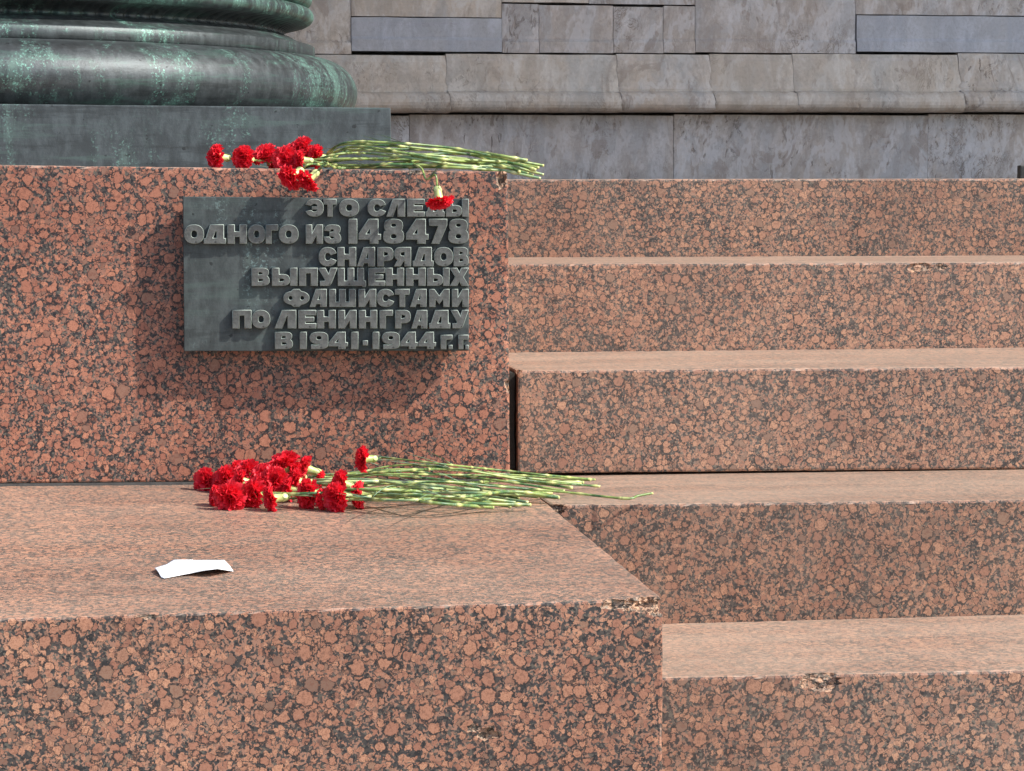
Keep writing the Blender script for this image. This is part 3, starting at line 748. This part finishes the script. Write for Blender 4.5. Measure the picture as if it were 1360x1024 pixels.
def bloom_mesh(seed):
    r = random.Random(seed); bm = bmesh.new(); lay = bm.verts.layers.float.new('edge')
    NP = 46
    for k in range(NP):
        q = k / (NP - 1)
        tilt0 = math.radians(3 + 54 * (1 - q) ** 0.8 + r.uniform(-7, 7))
        curl = math.radians(r.uniform(5, 30)) * (1 - .55 * q)
        az = k * 2.39996 + r.uniform(-.3, .3)
        Ln = (0.0225 + 0.0015 * q) * r.uniform(.88, 1.08)
        wd = math.radians(r.uniform(30, 46)) * (1 + .5 * q)
        fr = r.uniform(5, 8); ph = r.uniform(0, 6); amp = r.uniform(.0018, .0034)
        nu, nv = 6, 12; grid = []
        for j in range(nu + 1):
            u = j / nu; row = []
            for i in range(nv + 1):
                v = -1 + 2 * i / nv
                jag = (0.05 * (1 if i % 2 else -1) * r.uniform(.4, 1.2)) if j == nu else 0
                rad = Ln * (u * (1 - .10 * v * v) + jag)
                t = tilt0 + curl * u * u
                hw = wd * (0.25 + .75 * min(1, u * 1.5))
                ang = v * hw * (1 if t > .3 else 1.4)
                ruff = amp * (u ** 1.6) * math.sin(v * fr + ph + u * 2) + amp * .5 * (u ** 2) * math.sin(v * fr * 2.3 + ph * 2)
                rho = rad * math.sin(t) + 0.0035 * min(1, u * 3) * (.3 + (1 - q)) * .8
                z = rad * math.cos(t) * .92
                # across direction tangent and ruffle along the petal's own normal
                wloc = math.sin(ang) * rad * .85
                px_ = rho * math.cos(az) - wloc * math.sin(az)
                py_ = rho * math.sin(az) + wloc * math.cos(az)
                nx, ny, nz_ = math.cos(t) * math.cos(az), math.cos(t) * math.sin(az), -math.sin(t)
                vt = bm.verts.new((px_ + nx * ruff, py_ + ny * ruff, z + nz_ * ruff))
                vt[lay] = u if j < nu else 1.15
                row.append(vt)
            grid.append(row)
        for a_, b_ in zip(grid, grid[1:]):
            for i in range(nv): bm.faces.new((a_[i], a_[i + 1], b_[i + 1], b_[i]))
    return bm_mesh(bm, 'bloom', True)
BLOOMS = [bloom_mesh(s) for s in range(7)]

def tube(pts, rad, nseg=7, nodes=None, col=None):
    bm = bmesh.new(); lay = bm.verts.layers.float.new('node'); prev = None
    up = V(0, 0, 1); rows = []
    for i, p in enumerate(pts):
        t = (pts[min(i + 1, len(pts) - 1)] - pts[max(i - 1, 0)]).normalized()
        s = t.cross(up).normalized() if abs(t.z) < .95 else t.cross(V(1, 0, 0)).normalized()
        n = s.cross(t)
        row = []
        for k in range(nseg):
            a = 2 * math.pi * k / nseg
            vt = bm.verts.new(p + (s * math.cos(a) + n * math.sin(a)) * rad[i]); vt[lay] = col[i] if col else 0
            row.append(vt)
        rows.append(row)
    for a_, b_ in zip(rows, rows[1:]):
        for k in range(nseg): bm.faces.new((a_[k], a_[(k + 1) % nseg], b_[(k + 1) % nseg], b_[k]))
    bm.faces.new(rows[0][::-1]); bm.faces.new(rows[-1])
    bmesh.ops.recalc_face_normals(bm, faces=list(bm.faces))
    return bm_mesh(bm, 'tube', True)

# calyx: base at origin, mouth towards +Z at 0.024
prof = [(.0022, 0), (.0042, .0015), (.0052, .005), (.0056, .010), (.0058, .016), (.0066, .022), (.0078, .0255)]
def calyx_mesh(seed):
    r = random.Random(seed)
    bm = bmesh.new(); lay = bm.verts.layers.float.new('node'); rows = []
    NS = 20
    for j, (rr_, z) in enumerate(prof):
        row = []
        for k in range(NS):
            a = 2 * math.pi * k / NS
            zz = z + (0.0035 * abs(math.cos(a * 2.5)) if j == len(prof) - 1 else 0)
            vt = bm.verts.new((rr_ * math.cos(a), rr_ * math.sin(a), zz)); vt[lay] = 0.3 if j == 0 else 0
            row.append(vt)
        rows.append(row)
    for a_, b_ in zip(rows, rows[1:]):
        for k in range(NS): bm.faces.new((a_[k], a_[(k + 1) % NS], b_[(k + 1) % NS], b_[k]))
    # bracts
    for q in range(4):
        az = q * math.pi / 2 + .4
        pr = None
        for j in range(5):
            u = j / 4; hw = .0042 * math.sin(math.pi * min(1, .18 + u * .82)) + .0002
            rr_ = .0046 + .0018 * math.sin(u * 2.5); z = .0005 + .0105 * u
            row = []
            for s in (-1, 0, 1):
                aa = az + s * hw / rr_
                vt = bm.verts.new((rr_ * math.cos(aa), rr_ * math.sin(aa), z)); vt[lay] = .5
                row.append(vt)
            if pr:
                for k in range(2): bm.faces.new((pr[k], pr[k + 1], row[k + 1], row[k]))
            pr = row
    return bm_mesh(bm, 'calyx', True)
CAL = calyx_mesh(1)

def leaf_mesh(p, d, length, droop, wdt=0.0022):
    bm = bmesh.new(); lay = bm.verts.layers.float.new('node'); pr = None
    d = d.normalized(); side = d.cross(V(0, 0, 1)).normalized()
    N = 9
    for j in range(N + 1):
        u = j / N
        c = p + d * length * u + V(0, 0, droop * (math.sin(u * 2.2) * .6 - u * u * .5)) * length
        hw = wdt * (1 - u) ** .6 * (0.6 + .4 * min(1, u * 5))
        nrm = V(0, 0, 1)
        row = [bm.verts.new(c - side * hw + nrm * hw * .5), bm.verts.new(c), bm.verts.new(c + side * hw + nrm * hw * .5)]
        for vt in row: vt[lay] = .35 if j < 2 else 0
        if pr:
            for k in range(2): bm.faces.new((pr[k], pr[k + 1], row[k + 1], row[k]))
        pr = row
    return bm_mesh(bm, 'leaf', True)

def spline(cps, step=0.004):
    out = []
    P = [cps[0] * 2 - cps[1]] + cps + [cps[-1] * 2 - cps[-2]]
    for i in range(1, len(P) - 2):
        a, b, c, d = P[i - 1:i + 3]
        n = max(2, int((c - b).length / step))
        for k in range(n):
            t = k / n
            out.append(.5 * (2 * b + (c - a) * t + (2 * a - 5 * b + 4 * c - d) * t * t + (3 * b - a - 3 * c + d) * t ** 3))
    out.append(cps[-1]); return out

rs = random.Random(77)
def carnation(label, group, center, axis, scale, cps, leaves=1, kink=None, rad=0.0019, floor=None, xmax=None):
    """center = middle of the bloom; axis points out of the face; cps = rest of the stem"""
    axis = Vector(axis).normalized()
    mouth = center - axis * 0.010 * scale
    base = mouth - axis * 0.0235 * scale
    t = link('carnation', None); t.location = base
    tag(t, label, 'flower', group)
    q = axis.to_track_quat('Z', 'Y') @ Quaternion((0, 0, 1), rs.uniform(0, 6.28))
    b = link('bloom', rs.choice(BLOOMS), M['petal'], t); b.rotation_mode = 'QUATERNION'; b.rotation_quaternion = q
    sx = scale * rs.uniform(1.0, 1.12)
    b.scale = (sx * rs.uniform(.95, 1.1), sx * rs.uniform(.95, 1.1), sx * rs.uniform(.82, 1.1)); b.location = mouth - base
    c = link('calyx', CAL, M['calyx'], t); c.rotation_mode = 'QUATERNION'; c.rotation_quaternion = q; c.scale = (scale * 1.3, scale * 1.3, scale * 1.1)
    first = base - axis * 0.022
    pts = spline([base, first] + cps) if kink is None else spline([base, first] + cps) 
    if floor is not None:
        for p in pts:
            f_ = floor(p) + 0.0022
            if p.z < f_: p.z = f_
    # nodes along the stem
    acc = 0; nxt = rs.uniform(.03, .09); nd = []
    for i in range(1, len(pts)):
        acc += (pts[i] - pts[i - 1]).length
        if acc > nxt: nd.append(i); nxt = acc + rs.uniform(.055, .11)
    if kink: nd.append(min(range(len(pts)), key=lambda i: (pts[i] - kink).length))
    rads, cols = [], []
    for i in range(len(pts)):
        d = min([abs(i - k) for k in nd] + [99])
        kf = max(0, 1 - d / 2.2)
        rads.append(rad * (0.78 + .35 * i / len(pts)) * (1 + .38 * kf)); cols.append(min(1, kf * 1.0) * .8)
    cols[-1] = 1
    loc = [p - base for p in pts]
    link('stem', tube(loc, rads, col=cols), rs.choice([M['stem'], M['stem'], M['stem2']]), t)
    for _ in range(leaves):
        if not nd: break
        i = rs.choice(nd[:max(1, len(nd) * 2 // 3)]); T = (pts[min(i + 2, len(pts) - 1)] - pts[max(0, i - 2)]).normalized()
        d = -T * rs.choice((1, 1, .8)) + V(rs.uniform(-.1, .1), rs.uniform(-.35, .25), rs.uniform(0, .22))
        link('leaf', leaf_mesh(pts[i] - base, d, rs.uniform(.045, .10), rs.uniform(-.15, .12), rs.uniform(.002, .0034)), M['leaf'], t)
    return t

# ---- lower bouquet, on the low block and spilling onto the fourth step
ZT4 = at(900, 633, D3).z
def zfl(p):
    return ZB(min(p.x, XB), p.y) if p.x < XB else ZT4
def place(px, py, h, ymax=4.750):
    z = ZB(0.4, 4.6) + h
    p = on(px, py, z)
    if p.y > ymax: p = at(px, py, ymax)
    return p
GB = 'red carnations of the lower bouquet'
low_f = [
 # px, py, h, axis, scale, end px, end py, label
 (271, 639, .021, (-.8, -.75, .15), 1.0, 690, 661, 'carnation at the far left end of the lower bouquet'),
 (297, 635, .030, (-.9, -.5, .45), 1.0, 742, 660.5, 'second carnation from the left in the lower bouquet, behind the front ones'),
 (325, 624, .045, (-.6, -.2, .8), .95, 785, 638, 'upright carnation third from left along the top of the lower pile'),
 (318, 639, .036, (-1, -.1, .2), .9, 703, 656, 'carnation showing its green calyx, in the left half of the lower pile'),
 (284, 659, .018, (-.9, -.05, .1), .8, 655, 674, 'small low carnation with pale calyx at the left front of the lower bouquet'),
 (304, 661, .021, (-.45, -1, -.05), 1.08, 705, 670.5, 'dark red carnation facing the viewer at the left front of the lower bouquet'),
 (334, 657, .022, (-.8, -.55, .2), 1.05, 679, 673, 'front carnation of the lower bouquet, second of the row touching the granite'),
 (358, 663, .020, (-1, -.15, -.1), .95, 701, 667, 'front carnation of the lower bouquet with a broad green calyx on its right'),
 (348, 630, .045, (-.5, -.6, .6), .9, 772, 643, 'carnation wedged under the left side of the topmost bloom, lower bouquet'),
 (376, 616, .062, (-.45, -.1, .9), 1.1, 797, 646, 'topmost carnation in the middle of the lower pile'),
 (364, 638, .040, (-.3, -1, .15), 1.1, 715, 660, 'deep red carnation facing the viewer in the middle of the lower pile'),
 (405, 622, .052, (-1, 0.0, .35), .95, 775, 641, 'flattened carnation high on the right of the lower pile, calyx to its right'),
 (392, 640, .036, (-1, -.15, .1), .95, 733, 655, 'carnation with pale calyx between top and front rows of the lower pile'),
 (406, 657, .024, (-.9, -.5, .05), 1.1, 706, 658, 'round carnation at the front right of the lower pile, before the gap'),
 (480, 610, .075, (-1, -.25, .0), .88, 790, 637, 'lone carnation raised above the stems of the lower bouquet'),
 (449, 641, .042, (-.95, -.3, .3), .9, 867, 655, 'carnation resting on another bloom at the right end, its stem the longest'),
 (445, 661, .023, (-.8, -.65, .05), 1.12, 743, 661, 'largest carnation at the right front of the lower bouquet'),
 (478, 659, .020, (-.9, .3, -.15), .95, 688, 668, 'carnation lying face away under the stems, right end of the lower bouquet'),
 (424, 640, .030, (-.9, .1, .2), .8, 760, 648, 'half hidden carnation at the back, between the lower pile and its right end'),
 (310, 625, .034, (-.8, .2, .5), .9, 722, 652, 'carnation at the back of the lower pile, just right of its left end'),
 (388, 628, .046, (-.8, -.5, .4), .95, 750, 652, 'carnation directly under the topmost bloom of the lower pile, on its right'),
 (345, 645, .030, (-.7, -.8, .3), .9, 668, 664, 'carnation in the centre of the lower pile above the front row'),
 (428, 663, .018, (-.7, .4, -.1), .7, 662, 669, 'small dark carnation low behind the round one at the front right'),
 (384, 650, .024, (-.9, .2, .0), .8, 640, 660, 'carnation low in the shadow between front blooms, right half of the pile'),
]
for i, (px, py, h, ax, sc, ex, ey, lab) in enumerate(low_f):
    c = place(px, py, h)
    kink = None
    cps = []
    ex0, ey0 = (828, 662) if ex == 867 else (ex, ey)
    end = place(ex0, ey0, .0035 + (.004 if ex0 > 700 else 0), ymax=4.93)
    for t in (.28, .52, .76):
        mx = px + 30 + (ex0 - px - 30) * t; my = py + (ey0 - py) * t + rs.uniform(-5, 5) - 6 * math.sin(t * 3.14)
        my = min(max(my, 608 + t * 30), 668)
        cps.append(place(mx, my, (h * (1 - t) + .006 * t) + rs.uniform(0, .016)))
    cps.append(end)
    if ex == 867:
        kink = end; cps.append(end.lerp(place(867, 655, .014, 4.9), .5)); cps.append(place(867, 655, .014, 4.9))
    carnation('red ' + lab, GB, c, ax, sc * 1.03, cps, leaves=rs.choice((2, 3, 3)), kink=kink, rad=0.0026 * rs.uniform(.75, 1.2), floor=zfl)

# ---- upper bouquet on the pedestal
GT = 'red carnations of the upper bouquet'
top_f = [
 # px, py, Y, axis, scale, stem heights at px 440 520 600 665, end px, end py, label
 (286, 208, 4.83, (-.95, -.4, .1), .95, (219, 217, 219, 222), 690, 228, 'leftmost carnation of the upper bouquet, standing clear on the pedestal edge'),
 (323, 209, 4.83, (-.6, -.8, .15), .95, (211, 213, 215, 221), 702, 231, 'second carnation from the left on the pedestal edge'),
 (350, 204, 4.86, (-.5, -.5, .6), 1.0, (206, 205, 210, 214), 690, 217, 'third carnation from the left on the pedestal edge, beside the main cluster'),
 (398, 194, 4.90, (-.6, -.4, .6), .95, (190, 190, 197, 207), 722, 220, 'highest carnation of the upper bouquet'),
 (377, 211, 4.82, (-.5, -.9, .2), 1.12, (203, 208, 218, 225), 718, 237, 'large carnation in the middle of the upper cluster'),
 (419, 207, 4.86, (-.95, -.3, .2), .88, (199, 202, 208, 217), 722, 232, 'rightmost carnation of the upper cluster, against the stems'),
 (398, 212, 4.80, (-1, -.2, .1), .8, (201, 197, 200, 206), 700, 213, 'small carnation right of the largest bloom in the upper cluster'),
 (385, 236, 4.70, (-.8, -.5, -.5), 1.0, (221, 221, 222, 226), 668, 227, 'carnation hanging over the pedestal edge, the left one of two'),
 (407, 241, 4.69, (-.75, -.3, -.65), .92, (222, 218, 212, 215), 712, 226, 'carnation hanging over the pedestal edge above the first word on the plaque'),
 (364, 212, 4.87, (-.8, -.3, .3), .85, (214, 209, 204, 209), 680, 210, 'carnation half hidden between the third bloom and the upper cluster'),
 (384, 201, 4.92, (-.6, -.4, .6), .85, (195, 200, 213, 219), 708, 233, 'carnation just below and left of the highest one, at the back'),
 (408, 204, 4.91, (-.8, -.2, .5), .8, (193, 193, 202, 211), 716, 223, 'carnation at the back of the upper cluster, below right of the highest one'),
]
fl_top = lambda p: (ZP(p.x) if (p.x < XPR and p.y > DP) else -9)
for i, (px, py, Y, ax, sc, ys, ex, ey, lab) in enumerate(top_f):
    c = at(px, py, Y)
    cps = [at(mx + rs.uniform(-8, 8), y + rs.uniform(-1.5, 1.5), 4.80 + .12 * rs.random()) for mx, y in zip((455, 520, 600, 665), ys) if mx < ex - 20]
    cps.append(at(ex, ey, 4.81 + .05 * rs.random()))
    carnation('red ' + lab, GT, c, ax, sc, cps, leaves=rs.choice((3, 4)), rad=0.0027*rs.uniform(.8,1.15), floor=fl_top)
# the one that hangs before the plaque
carnation('red carnation hanging upside down on its bent stem before the top right of the plaque', GT, at(584, 270, 4.650), (.12, -.30, -1), 1.0,
          [at(566, 238, 4.70), at(560, 224, 4.77), at(548, 214, 4.83), at(600, 212, 4.87), at(668, 222, 4.86)], leaves=1, rad=0.0024)

# one long thin leaf blade standing up from the upper stems, as part of the highest flower
top_flower = [o for o in COL.objects if o.get('label', '').startswith('red highest')][0]
a_, b_ = at(548, 197, 4.84), at(494, 177, 4.82)
lf = link('leaf', leaf_mesh(a_ - top_flower.location, b_ - a_, (b_ - a_).length, 0.10, 0.0026), M['leaf'], top_flower)
# loose blades over the lower stems
lows = [o for o in COL.objects if o.get('group') == GB]
for i, (x0, y0, x1, y1) in enumerate(((560, 636, 500, 626), (610, 640, 560, 622), (520, 625, 456, 607), (545, 650, 494, 661), (640, 648, 600, 636), (590, 655, 548, 668), (480, 640, 436, 628), (530, 612, 470, 618), (575, 622, 520, 610))):
    t = lows[i * 2]; a_, b_ = place(x0, y0, .03), place(x1, y1, .045)
    link('leaf', leaf_mesh(a_ - t.location, b_ - a_, (b_ - a_).length, rs.uniform(-.1, .15), rs.uniform(.002, .0034)), M['leaf'], t)
ups = [o for o in COL.objects if o.get('group') == GT]
for i, (x0, y0, x1, y1) in enumerate(((560, 214, 528, 228), (500, 206, 440, 197), (545, 206, 500, 218), (600, 212, 558, 222), (520, 198, 470, 204))):
    t = ups[i * 2]; a_, b_ = at(x0, y0, 4.80), at(x1, y1, 4.80)
    link('leaf', leaf_mesh(a_ - t.location, b_ - a_, (b_ - a_).length, rs.uniform(-.1, .1), rs.uniform(.002, .003)), M['leaf'], t)
